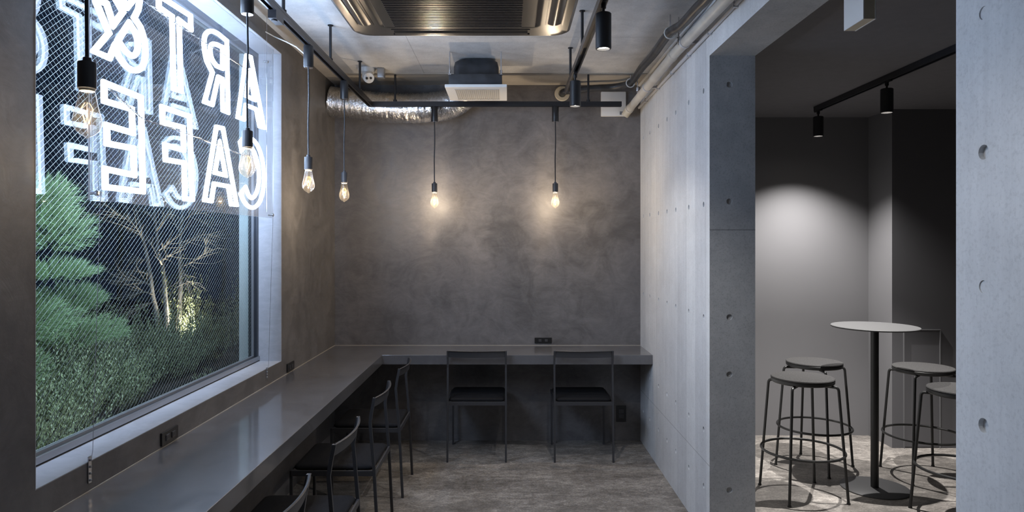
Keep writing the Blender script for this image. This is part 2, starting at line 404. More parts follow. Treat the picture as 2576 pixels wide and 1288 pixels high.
g = MB().box(GX - .0034, GX + .0034, a - .005, c2 + .005, z0 - .005, z1 + .005).build('glass_pane', M['glass'], win, smooth=False)
wm = MB(); pitch = .0235; sl = .8
def wire(p, q, r):
    wm.tube([p, q], r, 4, caps=False)
H = z1 - z0; Wd = c2 - a
for sgn, rr, xx in ((1, .00050, GX + .0003), (-1, .00028, GX - .0012)):
    k0 = -int(sl * Wd / pitch) - 2; k1 = int((H + sl * Wd) / pitch) + 2
    for k in range(k0, k1):
        zz = k * pitch                    # z at y=a
        # line z = zz + sgn*sl*(y-a)
        t0, t1 = 0.0, Wd
        lo = (0 - zz) / (sgn * sl); hi = (H - zz) / (sgn * sl)
        if lo > hi: lo, hi = hi, lo
        t0 = max(t0, lo); t1 = min(t1, hi)
        if t1 - t0 < .01: continue
        wire((xx, a + t0, z0 + zz + sgn * sl * t0), (xx, a + t1, z0 + zz + sgn * sl * t1), rr)
wm.build('wire_mesh', M['wire'], g, smooth=False)

e = MB(); xo0, xo1 = XO - .002, -1.5565
e.box(xo0, xo1, WY1 - .004, WY1 + .0, WZ0, WZ1); e.box(xo0, xo1, WY0, WY0 + .004, WZ0, WZ1); e.box(xo0, xo1, WY0 + .004, WY1 - .004, WZ0, WZ0 + .004)
struct('reveal_lit_lining', MB().box(-1.505, XL + .0005, WY1 - .003, WY1, WZ0, WZ1).box(-1.505, XL + .0005, WY0, WY0 + .003, WZ0, WZ1).box(-1.505, XL + .0005, WY0 + .003, WY1 - .003, WZ0, WZ0 + .003).box(-1.505, XL + .0005, WY0 + .003, WY1 - .003, WZ1 - .003, WZ1), M['reveal'], 'lining of the window recess and sill, pale to imitate the neon light', 'trim')
struct('trim_3', e, M['conc_wall'], 'pale outer reveal around the window seen through the glass', 'trim')

# ------------------------------------------------------------------ neon sign
SX = -1.352
sign = thing('neon_sign', 'white outline neon sign on clear acrylic, seen from behind, hung in the window', 'sign', (0, 0, 0))
SY0, SY1, SZ0, SZ1 = PX(224, 500, SX + .015).y, PX(687, 549, SX + .015).y, 1.70, 2.66
pan = MB().box(SX + .012, SX + .018, SY0, SY1, SZ0, SZ1)
pan.mi = [0, 0, 1, 1, 1, 1]               # large faces clear with a blue glow haze, edges whitened as piped light
pan.build('acrylic_panel', [M['acrylic'], M['acrylic_edge']], sign, smooth=False)
def c1(p): return (380 + p[0] / 3.788, p[1] / 3.788)
def c2_(p): return (380 + p[0] / 3.788, 240 + p[1] / 3.788)
def c3(p): return (80 + p[0] / 4.025, p[1] / 4.025)
def c4(p): return (180 + p[0] / 3.3875, 160 + p[1] / 3.3875)
def smooth_path(pts, sub=4):               # Catmull-Rom, closed
    out = []; n = len(pts)
    for i in range(n):
        p0, p1, p2, p3 = (Vector(pts[(i + k) % n]) for k in (-1, 0, 1, 2))
        for s in range(sub):
            t = s / sub
            out.append(tuple(.5 * ((2 * p1) + (-p0 + p2) * t + (2 * p0 - 5 * p1 + 4 * p2 - p3) * t * t + (-p0 + 3 * p1 - 3 * p2 + p3) * t ** 3)))
    return out
def densify(pts, keep):                    # smooth only between points flagged as curve
    out = []; n = len(pts)
    for i in range(n):
        out.append(pts[i])
        j = (i + 1) % n
        if keep[i] and keep[j]:
            p0, p1, p2, p3 = (Vector(pts[(i + k) % n]) for k in (-1, 0, 1, 2))
            if not keep[i - 1]: p0 = p1 + (p1 - p2) * .5
            if not keep[(i + 2) % n]: p3 = p2 + (p2 - p1) * .5
            for s in range(1, 4):
                t = s / 4
                out.append(tuple(.5 * ((2 * p1) + (-p0 + p2) * t + (2 * p0 - 5 * p1 + 4 * p2 - p3) * t * t + (-p0 + 3 * p1 - 3 * p2 + p3) * t ** 3)))
    return out
LET = {
 'T': (c1, [[(72, -45), (75, 68), (200, 155), (215, 842), (285, 866), (266, 190), (380, 278), (375, 150)]], None),
 'R': (c1, [[(722, 390), (640, 322, 1), (585, 297, 1), (540, 305, 1), (512, 345, 1), (505, 410, 1), (512, 500, 1), (532, 585, 1), (585, 690), (510, 968), (583, 997), (640, 733), (678, 752), (683, 1050), (735, 1072)],
            [(680, 450), (625, 424, 1), (585, 420, 1), (565, 450, 1), (565, 510, 1), (585, 575, 1), (625, 628, 1), (680, 652)]], None),
 'A': (c1, [[(908, 530), (950, 545), (1076, 1216), (1032, 1204), (1000, 1040), (902, 1000), (885, 1138), (826, 1115)],
            [(938, 690), (985, 950), (906, 914)]], None),
 'F': (c2_, [[(105, 110), (366, 200), (394, 990), (322, 985), (315, 643), (138, 612), (132, 472), (310, 522), (305, 305), (110, 257)]], None),
 'a': (c2_, [[(622, 300), (685, 315), (815, 1042), (762, 1038), (735, 866), (600, 842), (575, 1006), (510, 995)],
            [(655, 460), (710, 762), (608, 735)]], None),
 'C': (c2_, [[(852, 940), (900, 875), (925, 945, 1), (955, 978, 1), (990, 955, 1), (1018, 880, 1), (1028, 790, 1), (1022, 690, 1), (1000, 590, 1), (968, 515, 1), (930, 478, 1), (893, 480, 1), (862, 520),
             (848, 445), (875, 412, 1), (920, 400, 1), (968, 420, 1), (1015, 480, 1), (1052, 580, 1), (1073, 710, 1), (1074, 840, 1), (1058, 950, 1), (1025, 1030, 1), (975, 1070, 1), (925, 1055, 1), (885, 1010, 1)]], None),
 'E': (c4, [[(277, 162), (590, 288), (608, 1090), (287, 1052), (285, 897), (533, 950), (526, 722), (302, 680), (300, 525), (520, 590), (513, 388), (279, 318)]], None),
 '&': (c3, [[(628, 517), (788, 587), (838, 468), (885, 580, 1), (960, 675, 1), (1045, 714, 1), (1115, 680, 1), (1148, 565, 1), (1140, 410, 1), (1100, 275, 1), (1036, 180), (1078, 95, 1), (1092, 0, 1), (1080, -110, 1), (1030, -220, 1), (940, -270, 1), (855, -230, 1), (820, -130, 1), (848, -10, 1),
             (922, 120), (825, 252), (757, 35), (638, -8), (780, 335)],
            [(985, 232), (1042, 320, 1), (1072, 420, 1), (1065, 520, 1), (1022, 565, 1), (960, 530, 1), (905, 460, 1), (872, 408)],
            [(968, 72), (1018, 10, 1), (1025, -70, 1), (990, -150, 1), (935, -165, 1), (900, -110, 1), (915, -15, 1)]], None),
}
order = [('A', 'neon letter A in the top row'), ('R', 'neon letter R'), ('T', 'neon letter T'), ('&', 'neon ampersand'),
         ('C', 'neon letter C'), ('a', 'neon letter A in the bottom row'), ('F', 'neon letter F'), ('E', 'neon letter E')]
TX = SX
for ch, lab in order:
    cv, loops, _ = LET[ch]; mb = MB(); clips = []
    for lp in loops:
        pts = [cv(p[:2]) for p in lp]; keep = [len(p) > 2 for p in lp]
        pts = densify(pts, keep)
        w3 = [PX(p[0], p[1], TX) for p in pts]
        mb.tube(w3, .0103, 10, closed=True, up=(1, 0, 0))
        for i in (0, len(w3) // 2):
            q = w3[i]; q2 = w3[(i + 1) % len(w3)]; mid = q.lerp(q2, .12)
            cl = MB(); clips.append(cl); cl.box(TX - .012, SX + .012, mid.y - .0022, mid.y + .0022, mid.z - .0022, mid.z + .0022)
    o = mb.build('letter_tube', M['neon'], sign); o['label'] = lab
    for cl in clips: cl.build('tube_clip', M['acrylic_edge'], o, smooth=False)
# twisted cables across the letters
def twist(pts, r, name):
    L_ = MB(); full = []
    for i in range(len(pts) - 1):
        for s in range(26): full.append(Vector(pts[i]).lerp(Vector(pts[i + 1]), s / 26))
    full.append(Vector(pts[-1]))
    for ph in (0, PI):
        L_.tube([p + Vector((math.cos(k * .9 + ph), 0, math.sin(k * .9 + ph))) * r for k, p in enumerate(full)], r * .8, 6)
    return L_.build(name, M['steel'], sign)
CX = SX + .026
twist([PX(300, -40, CX), PX(359, 0, CX), PX(470, 78, CX), PX(560, 135, CX), PX(634, 183, CX)], .0022, 'twisted_cable')
twist([PX(275, 224, CX), PX(360, 300, CX), PX(470, 336, CX), PX(606, 388, CX), PX(650, 398, CX)], .0022, 'twisted_cable')
for (px, py) in ((684, 541), (671, 155), (240, 486)):
    q = PX(px, py, SX + .018)
    MB().lathe([(.0045, -.02), (.0045, 0), (.0085, .001), (.0085, .008), (.005, .011)], 16, (q.x, q.y, q.z), mat=RXm).build('standoff', M['steel'], sign)
for px in (671, 231):
    q = PX(px, 155 if px > 300 else 300, SX + .024)
    MB().tube([(q.x, q.y, SZ0 + .03), (q.x, q.y, ZC)], .0012, 6).build('hanging_wire', M['steel'], sign)
# stay wires to brackets under the sill
for (px, ya, yb, lab) in ((227, 1148, 1215, 'perforated steel wire bracket below the near end of the window sill'),
                          (672, 925, 952, 'small steel wire bracket below the far end of the window sill')):
    q0 = PX(px, ya, XL + .004); q1 = PX(px, yb, XL + .004)
    br = thing('wire_bracket', lab, 'bracket', (XL, q0.y, q1.z))
    h = q0.z - q1.z; pl = MB(); pl.box(0, .004, -.0085, .0085, 0, h)
    pl.build('plate', M['steel'], br, smooth=False, bevel=.001)
    for k in range(4):
        MB().lathe([(.0045, 0), (.0045, .003), (.002, .0045)], 12, (.004, 0, h * (.12 + .25 * k)), mat=RXm).build('bolt', M['bead'], br)
    MB().tube([(.008, 0, h - .006), (.012, 0, h + .02), (SX + .022 - XL, 0, SZ0 - q1.z + .03)], .0011, 6).build('stay_wire', M['steel'], br)
# supply cord
sc_ = thing('supply_cord', 'thin white cord looping from the sign wire to the ceiling track', 'cord')
MB().tube([PX(668, 80, -1.32), PX(690, 92, -1.30), P(720, 105, 3.60), P(745, 118, 3.55), P(765, 135, 3.50)], .003, 6).build('cord', M['white'], sc_)

# ------------------------------------------------------------------ tracks
TZ = 2.568; TXL = -1.02; TYB = 5.05
def rod(mb, x, y, z0): mb.cyl(.008, z0, ZC, (x, y, 0), 10)
tr = thing('light_track', 'black L-shaped light track hung near the window and along the back wall', 'light track', (TXL, TYB, TZ))
h = .0175
def rail(segs, z):
    r = MB()
    for (xa, xb, ya, yb) in segs:
        r.box(xa, xb, ya, yb, z + .006, z + .035)
    return r
OL = Vector((TXL, TYB, TZ))
def off(mb, o): mb.v = [(v[0] - o[0], v[1] - o[1], v[2] - o[2]) for v in mb.v]; return mb
r = MB()
for s in (-1, 1): r.box(TXL + s * .013 - .004, TXL + s * .013 + .004, -1.2, TYB - .0175, TZ, TZ + .035)
r.box(TXL - .0175, TXL + .0175, -1.2, TYB - .0175, TZ + .022, TZ + .035)
off(r, OL).build('rail', M['rail'], tr, smooth=False)
xe = (1563 - VX) / F * TYB
r = MB()
for s in (-1, 1): r.box(TXL - .0175, xe, TYB + s * .013 - .004, TYB + s * .013 + .004, TZ, TZ + .035)
r.box(TXL - .0175, xe, TYB - .0175, TYB + .0175, TZ + .022, TZ + .035); r.box(xe - .004, xe, TYB - .0175, TYB + .0175, TZ, TZ + .035)
off(r, OL).build('rail', M['rail'], tr, smooth=False)
for (x, y) in ((TXL, 4.70), (TXL, 3.92), (TXL, 3.1), (TXL, 1.6), ((994 - VX) / F * TYB, TYB), ((1480 - VX) / F * TYB, TYB)):
    m_ = MB(); rod(m_, x, y, TZ + .035); m_.cyl(.014, TZ + .035, TZ + .05, (x, y, 0), 12); m_.cyl(.016, ZC - .004, ZC, (x, y, 0), 12)
    off(m_, OL).build('hanger_rod', M['black'], tr)
fx = F * -TXL / (VX - 694)
m_ = MB().box(TXL - .018, TXL + .018, fx - .05, fx + .05, TZ - .035, TZ + .002); m_.lathe([(.013, -.04), (.013, -.03)], 14, (TXL, fx - .02, TZ))
off(m_, OL).build('track_adapter', M['rail'], tr, bevel=0)
TX2 = .40
OR = Vector((TX2, 4.62, TZ))
tr2 = thing('light_track', 'black light track with cylinder spotlights, right of the air conditioner', 'light track', OR)
r = MB()
for s in (-1, 1): r.box(TX2 + s * .013 - .004, TX2 + s * .013 + .004, -1.2, 4.62, TZ, TZ + .035)
r.box(TX2 - .0175, TX2 + .0175, -1.2, 4.62, TZ + .022, TZ + .035)
off(r, OR).build('rail', M['rail'], tr2, smooth=False)
for y in (4.375, 3.677, 1.9):
    m_ = MB(); rod(m_, TX2, y, TZ + .035); m_.cyl(.014, TZ + .035, TZ + .05, (TX2, y, 0), 12); m_.cyl(.016, ZC - .004, ZC, (TX2, y, 0), 12)
    off(m_, OR).build('hanger_rod', M['black'], tr2)
# alcove track
AZ = 2.54; OA = Vector((2.30, 5.10, AZ))
tr3 = thing('light_track', 'black light track on the dark alcove ceiling', 'light track', OA)
r = MB()
for s in (-1, 1): r.box(2.30 + s * .013 - .004, 2.30 + s * .013 + .004, .8, 5.10, AZ, AZ + .036)
r.box(2.30 - .0175, 2.30 + .0175, .8, 5.10, AZ + .022, AZ + .036)
off(r, OA).build('rail', M['rail'], tr3, smooth=False)

# ------------------------------------------------------------------ spotlights
def spotlight(loc, label, r=.033, ln=.15, drop=.045, target=(0, 0, -1), energy=60, size=100, blend=.6, group='track spotlights'):
    t = thing('spotlight', label, 'spotlight', loc, group=group)      # loc = underside of the track
    MB().box(-.0095, .0095, -.045, .045, -.006, .012).build('adapter', M['black'], t, smooth=False)
    MB().cyl(.011, -drop * .55, -.004, n=16).build('swivel_joint', M['black'], t)
    MB().tube([(0, 0, -drop * .4), (0, .0, -drop - .01)], .006, 10).build('stem', M['black'], t)
    zb = -drop - ln
    b_ = MB(); b_.lathe([(.004, -drop), (r - .003, -drop), (r, -drop - .003), (r, zb + .002), (r - .002, zb), (r - .006, zb), (r - .008, zb + .012), (.004, zb + .014)], 32)
    b_.build('lamp_housing', M['black'], t)
    MB().lathe([(r - .008, zb + .010), (.004, zb + .009)], 28).build('lamp_lens', M['led'], t)
    spot(t, (0, 0, zb - .004), (target[0], target[1], zb - .004 + target[2]), energy, math.radians(size), blend, radius=.009)
    return t
spotlight((TX2, 2.862, TZ), 'black cylinder spotlight on the track beside the air conditioner, nearer and larger', energy=16, size=125, blend=.8)
spotlight((TX2, 4.064, TZ), 'black cylinder spotlight on the same track, farther, in front of the back wall', energy=12, size=125, blend=.8)
spotlight((2.30, 5.06, AZ), 'black cylinder spotlight at the far end of the alcove track', r=.036, ln=.145, energy=100, size=116, blend=1.0, group='alcove spotlights')
spotlight((2.30, 4.144, AZ), 'black cylinder spotlight on the alcove track above the bar table', r=.036, ln=.145, energy=135, size=92, blend=.7, group='alcove spotlights')

spotlight((TX2, 1.35, TZ), 'added unseen spotlight on the track above the viewer, brightening the near wall and floor', energy=5, size=125, blend=.8)  # lamp added out of view to brighten the near wall and floor

# ------------------------------------------------------------------ pendants
PZ = {}
def pendant(x, y, label, glow=5.0):
    t = thing('pendant_lamp', label, 'pendant lamp', (x, y, TZ), group='bare bulb pendants on the track')
    top = MB(); top.lathe([(.008, -.0002), (.0235, -.0006), (.025, -.003), (.025, -.108), (.023, -.112), (.006, -.113)], 32)
    top.build('track_canister', M['black'], t)
    MB().lathe([(.022, -.1125), (.022, -.1135)], 24).build('canister_end', M['steel'], t)
    zs = 2.000 - TZ                      # top of the socket
    MB().tube([(0, 0, -.112), (.002, 0, -.25), (-.0015, 0, -.4), (0, 0, zs)], .0042, 10).build('cord', M['cord'], t)
    MB().lathe([(.004, zs + .012), (.009, zs + .010), (.010, zs), (.0195, zs - .001), (.0205, zs - .004), (.0205, zs - .064), (.019, zs - .066), (.010, zs - .066)], 32).build('socket', M['socket'], t)
    zt = zs - .064
    b_ = MB()
    b_.lathe([(.0135, zt), (.0165, zt - .006), (.0185, zt - .014), (.021, zt - .03), (.0255, zt - .05), (.030, zt - .068), (.0318, zt - .079), (.0305, zt - .091),
              (.025, zt - .103), (.016, zt - .112), (.007, zt - .117), (.003, zt - .121), (0.0, zt - .122)], 32)
    g = b_.build('bulb', M['bulb'], t)
    MB().lathe([(.0165, zt + .003), (.0175, zt - .004), (.0165, zt - .007)], 24).build('brass_cap', M['cream'], g)
    MB().lathe([(.006, zt), (.0045, zt - .02), (.0055, zt - .034), (.002, zt - .038)], 12).build('glass_stem', M['bulb'], g)
    fm = MB(); n = 6
    for k in range(n):
        a = 2 * PI * k / n; a2 = 2 * PI * (k + .5) / n
        p0 = (.006 * math.cos(a), .006 * math.sin(a), zt - .036); p1 = (.0145 * math.cos(a), .0145 * math.sin(a), zt - .050)
        p2 = (.0045 * math.cos(a2), .0045 * math.sin(a2), zt - .086)
        fm.tube([p1, p2], .00085, 6)
        fm.tube([p0, p1], .0004, 5)
    fm.build('filament', M['filament'], g)
    l = bpy.data.lights.new('bulb_light', 'POINT'); l.energy = glow; l.color = (1, .80, .58); l.shadow_soft_size = .003
    lo = bpy.data.objects.new('bulb_light', l); C.objects.link(lo); lo.location = (0, 0, zt - .07); lo.parent = t
    return t
pendant(TXL, 1.654, 'bare filament bulb pendant nearest the viewer, hanging in front of the neon sign at left', .9)
pendant(TXL, 2.67, 'bare filament bulb pendant hanging in front of the neon letter C', 2.2)
pendant(TXL, 3.489, 'bare filament bulb pendant on the cord just right of the window edge', 2.6)
pendant(TXL, 4.251, 'bare filament bulb pendant hanging nearest the corner of the two dark walls', 2.8)
pendant((1093 - VX) / F * TYB, TYB, 'bare filament bulb pendant on the back wall below the ceiling fan, left one of two', 5)
pendant((1397 - VX) / F * TYB, TYB, 'bare filament bulb pendant on the back wall nearest the concrete wall', 5)

# ------------------------------------------------------------------ air conditioner
AX0, AX1, AY0, AY1, AZB = -.68, .27, 2.11, 3.06, 2.4825
acx, acy = (AX0 + AX1) / 2, (AY0 + AY1) / 2
ac = thing('air_conditioner', 'large dark bronze ceiling cassette air conditioner at the top of the photo', 'air conditioner', (acx, acy, AZB))
hw = (AX1 - AX0) / 2
def rrect(h, r, n=6):
    out = []
    for (cx, cy, a0) in ((h - r, h - r, 0), (-h + r, h - r, 90), (-h + r, -h + r, 180), (h - r, -h + r, 270)):
        for k in range(n + 1):
            a = math.radians(a0 + 90 * k / n); out.append((cx + r * math.cos(a), cy + r * math.sin(a)))
    return out
def loft(rings):
    mb = MB(); n = len(rings[0]); vs = [v for r_ in rings for v in r_]
    fs = [(i * n + k, i * n + (k + 1) % n, (i + 1) * n + (k + 1) % n, (i + 1) * n + k) for i in range(len(rings) - 1) for k in range(n)]
    fs.append(tuple(range(n))); fs.append(tuple((len(rings) - 1) * n + k for k in reversed(range(n))))
    return mb._add(vs, fs)
def lvl(h, r, z): return [(x, y, z) for x, y in rrect(h, r)]
loft([lvl(.325, .03, .004), lvl(.335, .035, .000), lvl(.345, .04, .0), lvl(.435, .06, .002), lvl(hw - .012, .07, .003), lvl(hw, .075, .010), lvl(hw, .075, .045), lvl(hw - .02, .07, .05), lvl(.42, .03, .055)]).build('panel', M['ac'], ac, angle=25)
MB().box(-.42, .42, -.42, .42, .056, ZC - AZB).build('cassette_body', M['wrap'], ac, smooth=False)
gr = MB(); gr.box(-.32, .32, -.315, .315, -.006, .004)
gp = gr.build('grille_frame', M['ac'], ac, smooth=False, bevel=.003)
sl_ = MB()
for k in range(30):
    y = -.28 + k * .0195
    sl_.box(-.272, .262, y, y + .0125, -.013, -.0055, mat=None)
sl_.box(-.272, .262, -.288, .29, -.0072, -.0062)
gs = sl_.build('grille_slats', M['ac_dark'], gp, smooth=False, bevel=.001)
for k in range(4):
    Rz = Matrix.Rotation(k * PI / 2, 4, 'Z')
    lv = MB(); n = 8
    prof = [(.372 + .056 * i / n, -.001 + .002 * (i / n) - .008 * math.sin(PI * i / n)) for i in range(n + 1)]
    vs = []; 
    for yy in (-.29, .29):
        for (xx, zz) in prof: vs.append(Rz @ Vector((xx, yy, zz)))
        for (xx, zz) in reversed(prof): vs.append(Rz @ Vector((xx, yy, zz + .012)))
    m2 = 2 * (n + 1); fs = [(i, (i + 1) % m2, m2 + (i + 1) % m2, m2 + i) for i in range(m2)] + [tuple(range(m2)), tuple(reversed(range(m2, 2 * m2)))]
    lv._add(vs, fs); lv.build('louver', M['ac_louver'], ac)
    sl2 = MB()
    for (xa, xb) in ((.362, .370), (.430, .437)):
        q = [Rz @ Vector(p) for p in ((xa, -.3, -.0015), (xb, -.3, -.0015), (xb, .3, -.0015), (xa, .3, -.0015), (xa, -.3, .012), (xb, -.3, .012), (xb, .3, .012), (xa, .3, .012))]
        sl2._add(q, [(0, 1, 2, 3), (4, 7, 6, 5), (0, 4, 5, 1), (1, 5, 6, 2), (2, 6, 7, 3), (3, 7, 4, 0)])
    sl2.build('louver_slot', M['ac_dark'], ac, smooth=False)

# ------------------------------------------------------------------ ventilation fan, duct
VF = thing('ventilation_fan', 'ceiling ventilation fan with white slotted grille and black wrapped housing', 'ventilation fan', (-.21, 4.665, 2.575))
MB().box(-.203, .203, -.215, .215, .0, .02).build('grille_panel', M['white'], VF, smooth=False, bevel=.004)
s_ = MB()
for k in range(22):
    x = -.14 + k * .0134
    s_.box(x, x + .006, -.155, .155, -.003, .001)
s_.box(-.145, .15, -.16, -.155, -.003, .001); s_.box(-.145, .15, .155, .16, -.003, .001)
s_.build('grille_slots', M['slot_grey'], VF, smooth=False)
MB().box(-.18, .17, -.185, .185, .021, .095).build('fan_box', M['wrap'], VF, bevel=.006)
loft([[(x - .005, y * .55, z) for x, y in rrect(rr, .05)] for rr, z in ((.15, .095), (.152, .17), (.143, .205), (.11, .228), (.04, .234))]).build('wrapped_housing', M['wrap'], VF, angle=50)
for x in (-.172, .165):
    m_ = MB(); m_.cyl(.004, .09, ZC - 2.575, (x, -.20, 0), 8); m_.cyl(.009, .10, .115, (x, -.20, 0), 6); m_.box(x - .01, x + .01, -.205, -.18, .085, .09)
    m_.build('threaded_rod', M['steel'], VF)
def catmull(pts, sub):
    out = []; n = len(pts)
    for i in range(n - 1):
        p1, p2 = Vector(pts[i]), Vector(pts[i + 1]); p0 = Vector(pts[i - 1]) if i else p1 * 2 - p2; p3 = Vector(pts[i + 2]) if i + 2 < n else p2 * 2 - p1
        for s in range(sub):
            t = s / sub; out.append(.5 * ((2 * p1) + (-p0 + p2) * t + (2 * p0 - 5 * p1 + 4 * p2 - p3) * t * t + (-p0 + 3 * p1 - 3 * p2 + p3) * t ** 3))
    out.append(Vector(pts[-1])); return out
dpts = catmull([(-1.364, 5.22, 2.64), (-1.2, 5.225, 2.62), (-.95, 5.235, 2.598), (-.7, 5.235, 2.592), (-.5, 5.23, 2.61), (-.36, 5.20, 2.655), (-.29, 5.10, 2.705), (-.25, 4.98, 2.70), (-.25, 4.866, 2.68)], 26)
rads = []
for i, p in enumerate(dpts):
    u = i / (len(dpts) - 1); base = .112 if u < .55 else .112 - .05 * min(1, (u - .55) / .3)
    rads.append(base * (1 + .028 * (1 if i % 2 else -1) + random.uniform(-.025, .025)))
dm = MB().tube(dpts, rads, 40, jitter=.03)
tag(dm.build('flexible_duct', M['foil'], angle=180), 'crinkled silver foil duct running along the top of the back wall', 'duct')

# ------------------------------------------------------------------ security camera
sc = thing('security_camera', 'white turret security camera on the ceiling near the back corner', 'security camera', (-1.015, 4.90, ZC))
MB().lathe([(.001, 0), (.062, 0), (.062, -.012), (.055, -.03), (.04, -.036), (.001, -.036)], 32).build('mount', M['white'], sc)
bl = MB(); bl.lathe([(.001, .036)] + [(.042 * math.cos(t), .042 * math.sin(t)) for t in [PI / 2 - PI * k / 12 for k in range(1, 12)]] + [(.001, -.042)], 28, (.012, -.012, -.058))
bl.build('camera_ball', M['white'], sc)
hd = Matrix.Rotation(math.radians(118), 4, 'X') @ Matrix.Rotation(math.radians(12), 4, 'Y')
hh = MB(); hh.lathe([(.001, 0), (.036, 0), (.038, .004), (.038, .05), (.036, .054), (.001, .054)], 28, (.02, -.03, -.062), mat=hd); hh.build('camera_head', M['white'], sc)
for dx in (-.014, .014):
    q = hd @ Vector((dx, 0, .054)); MB().lathe([(.001, 0), (.009, 0), (.009, .003), (.001, .003)], 16, (q.x + .02, q.y - .03, q.z - .062), mat=hd).build('camera_lens', M['black'], sc)
MB().box(-.02 + .10, .03 + .10, -.03, .03, -.07, 0).build('junction_box', M['bead'], sc, bevel=.006)

# ------------------------------------------------------------------ items on the back wall and pipes
wb = thing('wall_box', 'square white plastic box high on the back wall beside the concrete wall', 'wall box', (.8285, YB, 2.65))
MB().box(-.0975, .0975, -.032, 0, -.096, .097).build('cover', M['white'], wb, bevel=.006)
lb = MB()
for k in range(3): lb.box(.048, .085 - .008 * (k % 2), -.0335, -.031, -.066 - k * .009, -.061 - k * .009)
lb.build('label_print', M['tape'], wb, smooth=False)
q = P(1414, 236, YB)
gm = thing('pipe_sleeve', 'round cream sleeve plate where the black pipe enters the back wall', 'pipe sleeve', (q.x, YB, q.z))
MB().lathe([(.026, -.001), (.058, -.001), (.060, -.006), (.055, -.012), (.03, -.013), (.026, -.008)], 36, (0, 0, 0), mat=Matrix.Rotation(-PI / 2, 4, 'X')).build('ring', M['cream'], gm)
gm.children[0].data.transform(Matrix.Scale(-1, 4, (0, 1, 0))) if max(v.co.y for v in gm.children[0].data.vertices) > .002 else None
bp_ = catmull([(q.x, YB - .004, q.z), (q.x + .01, 5.30, q.z - .002), (q.x + .09, 5.27, q.z + .0), P(1490, 222, 5.25), P(1550, 218, 5.22), P(1588, 206, 5.08), P(1612, 174, 4.72), P(1645, 136, 4.25), P(1682, 85, 3.80), P(1715, 62, 3.55), P(1752, 22, 3.25), P(1800, -30, 2.95), (.93, 2.4, 2.74), (.93, 1.0, 2.74)], 10)
tag(MB().tube(bp_, .025, 14).build('insulated_pipe', M['wrap']), 'black insulated pipe curving from the back wall along the right ceiling edge', 'pipe')
pp = thing('drain_pipe', 'pale plastic drain pipe running along the top of the concrete wall', 'pipe', (.95, 5.3, 2.6))
dp = [P(1582, 276, 5.30), P(1693, 139, 4.05), P(1800, 26, 3.17)]
d3 = dp[2] + (dp[2] - dp[1]).normalized() * 2.2
off_ = Vector((.95, 5.3, 2.6))
MB().tube([p - off_ for p in (dp[0], dp[1], dp[2], d3)], .029, 18).build('pipe', M['pipe'], pp)
dirp = (dp[1] - dp[0]).normalized()
for a_ in (dp[0] + dirp * .02, dp[1]):
    MB().tube([a_ - off_ - dirp * .03, a_ - off_ + dirp * .03], .0335, 18).build('coupling', M['pipe'], pp)
MB().tube([dp[0] - off_ - Vector((.03, -.02, .045)), dp[0] - off_, dp[0] - off_ + dirp * .05], [.030, .031, .031], 16).build('pipe_elbow', M['cream'], pp)
for y_ in (4.7, 3.75, 2.6):
    pa, pb = (dp[0], dp[1]) if y_ > dp[1].y else (dp[1], dp[2])
    c_ = pa.lerp(pb, (pa.y - y_) / (pa.y - pb.y)) - off_
    MB().box(c_.x, XR - .95 - .0004, c_.y - .009, c_.y + .009, c_.z - .008, c_.z + .008).tube([c_ - dirp * .009, c_ + dirp * .009], .0325, 18).build('wall_clamp', M['conduit'], pp, smooth=False)
cd = thing('conduit', 'thin pale conduit clipped to the concrete wall under the drain pipe', 'conduit', (XR - .012, 5.3, 2.5))
zc = 2.625
MB().tube([(0, .08, zc - 2.5), (0, -3.6, zc - 2.5 + .03)], .0105, 10).build('pipe', M['conduit'], cd)
for y in (5.1, 4.7, 4.3, 3.9, 3.5, 3.1):
    zz = zc + .03 * (5.38 - y) / 3.68 - 2.5
    MB().box(-.012, .012, y - 5.3 - .007, y - 5.3 + .007, zz - .014, zz + .012).build('clip', M['conduit'], cd, smooth=False)
cd2 = thing('conduit', 'thin white conduit along the corner of ceiling and concrete wall', 'conduit', (XR - .0105, 5.3, ZC - .0105))
MB().tube([(0, .08, 0), (0, -4.4, 0)], .0105, 10).build('pipe', M['white'], cd2)
for (px, py, Y, lab) in ((1690, 80, 3.74, 'white pipe hanger holding the black pipe, nearer one'), (1590, 206, 5.05, 'white pipe hanger holding the black pipe close to the back wall')):
    c_ = P(px - 4, py + 3, Y)
    hg = thing('pipe_hanger', lab, 'pipe hanger', (c_.x, c_.y, ZC))
    ring = [(.031 * math.cos(a) , 0, c_.z - ZC + .031 * math.sin(a)) for a in [2 * PI * k / 20 for k in range(20)]]
    MB().tube(ring, .004, 8, closed=True).build('band', M['white'], hg)
    m_ = MB(); m_.cyl(.004, c_.z - ZC + .033, 0, (0, 0, 0), 8); m_.build('rod', M['steel'], hg)
for (px, py, Y, lab) in ((1703, 100, 3.78, 'steel turnbuckle hanger above the drain pipe, nearer one'), (1600, 225, 5.0, 'steel turnbuckle hanger above the drain pipe close to the back wall')):
    c_ = P(px, py, Y); 
    hg = thing('turnbuckle', lab, 'hanger', (c_.x + .01, c_.y, ZC))
    zz = c_.z - ZC
    MB().cyl(.0035, zz - .03, 0, n=8).build('rod', M['steel'], hg)
    MB().lathe([(.004, zz - .02), (.010, zz - .012), (.010, zz + .014), (.004, zz + .02)], 8).build('nut', M['steel'], hg)

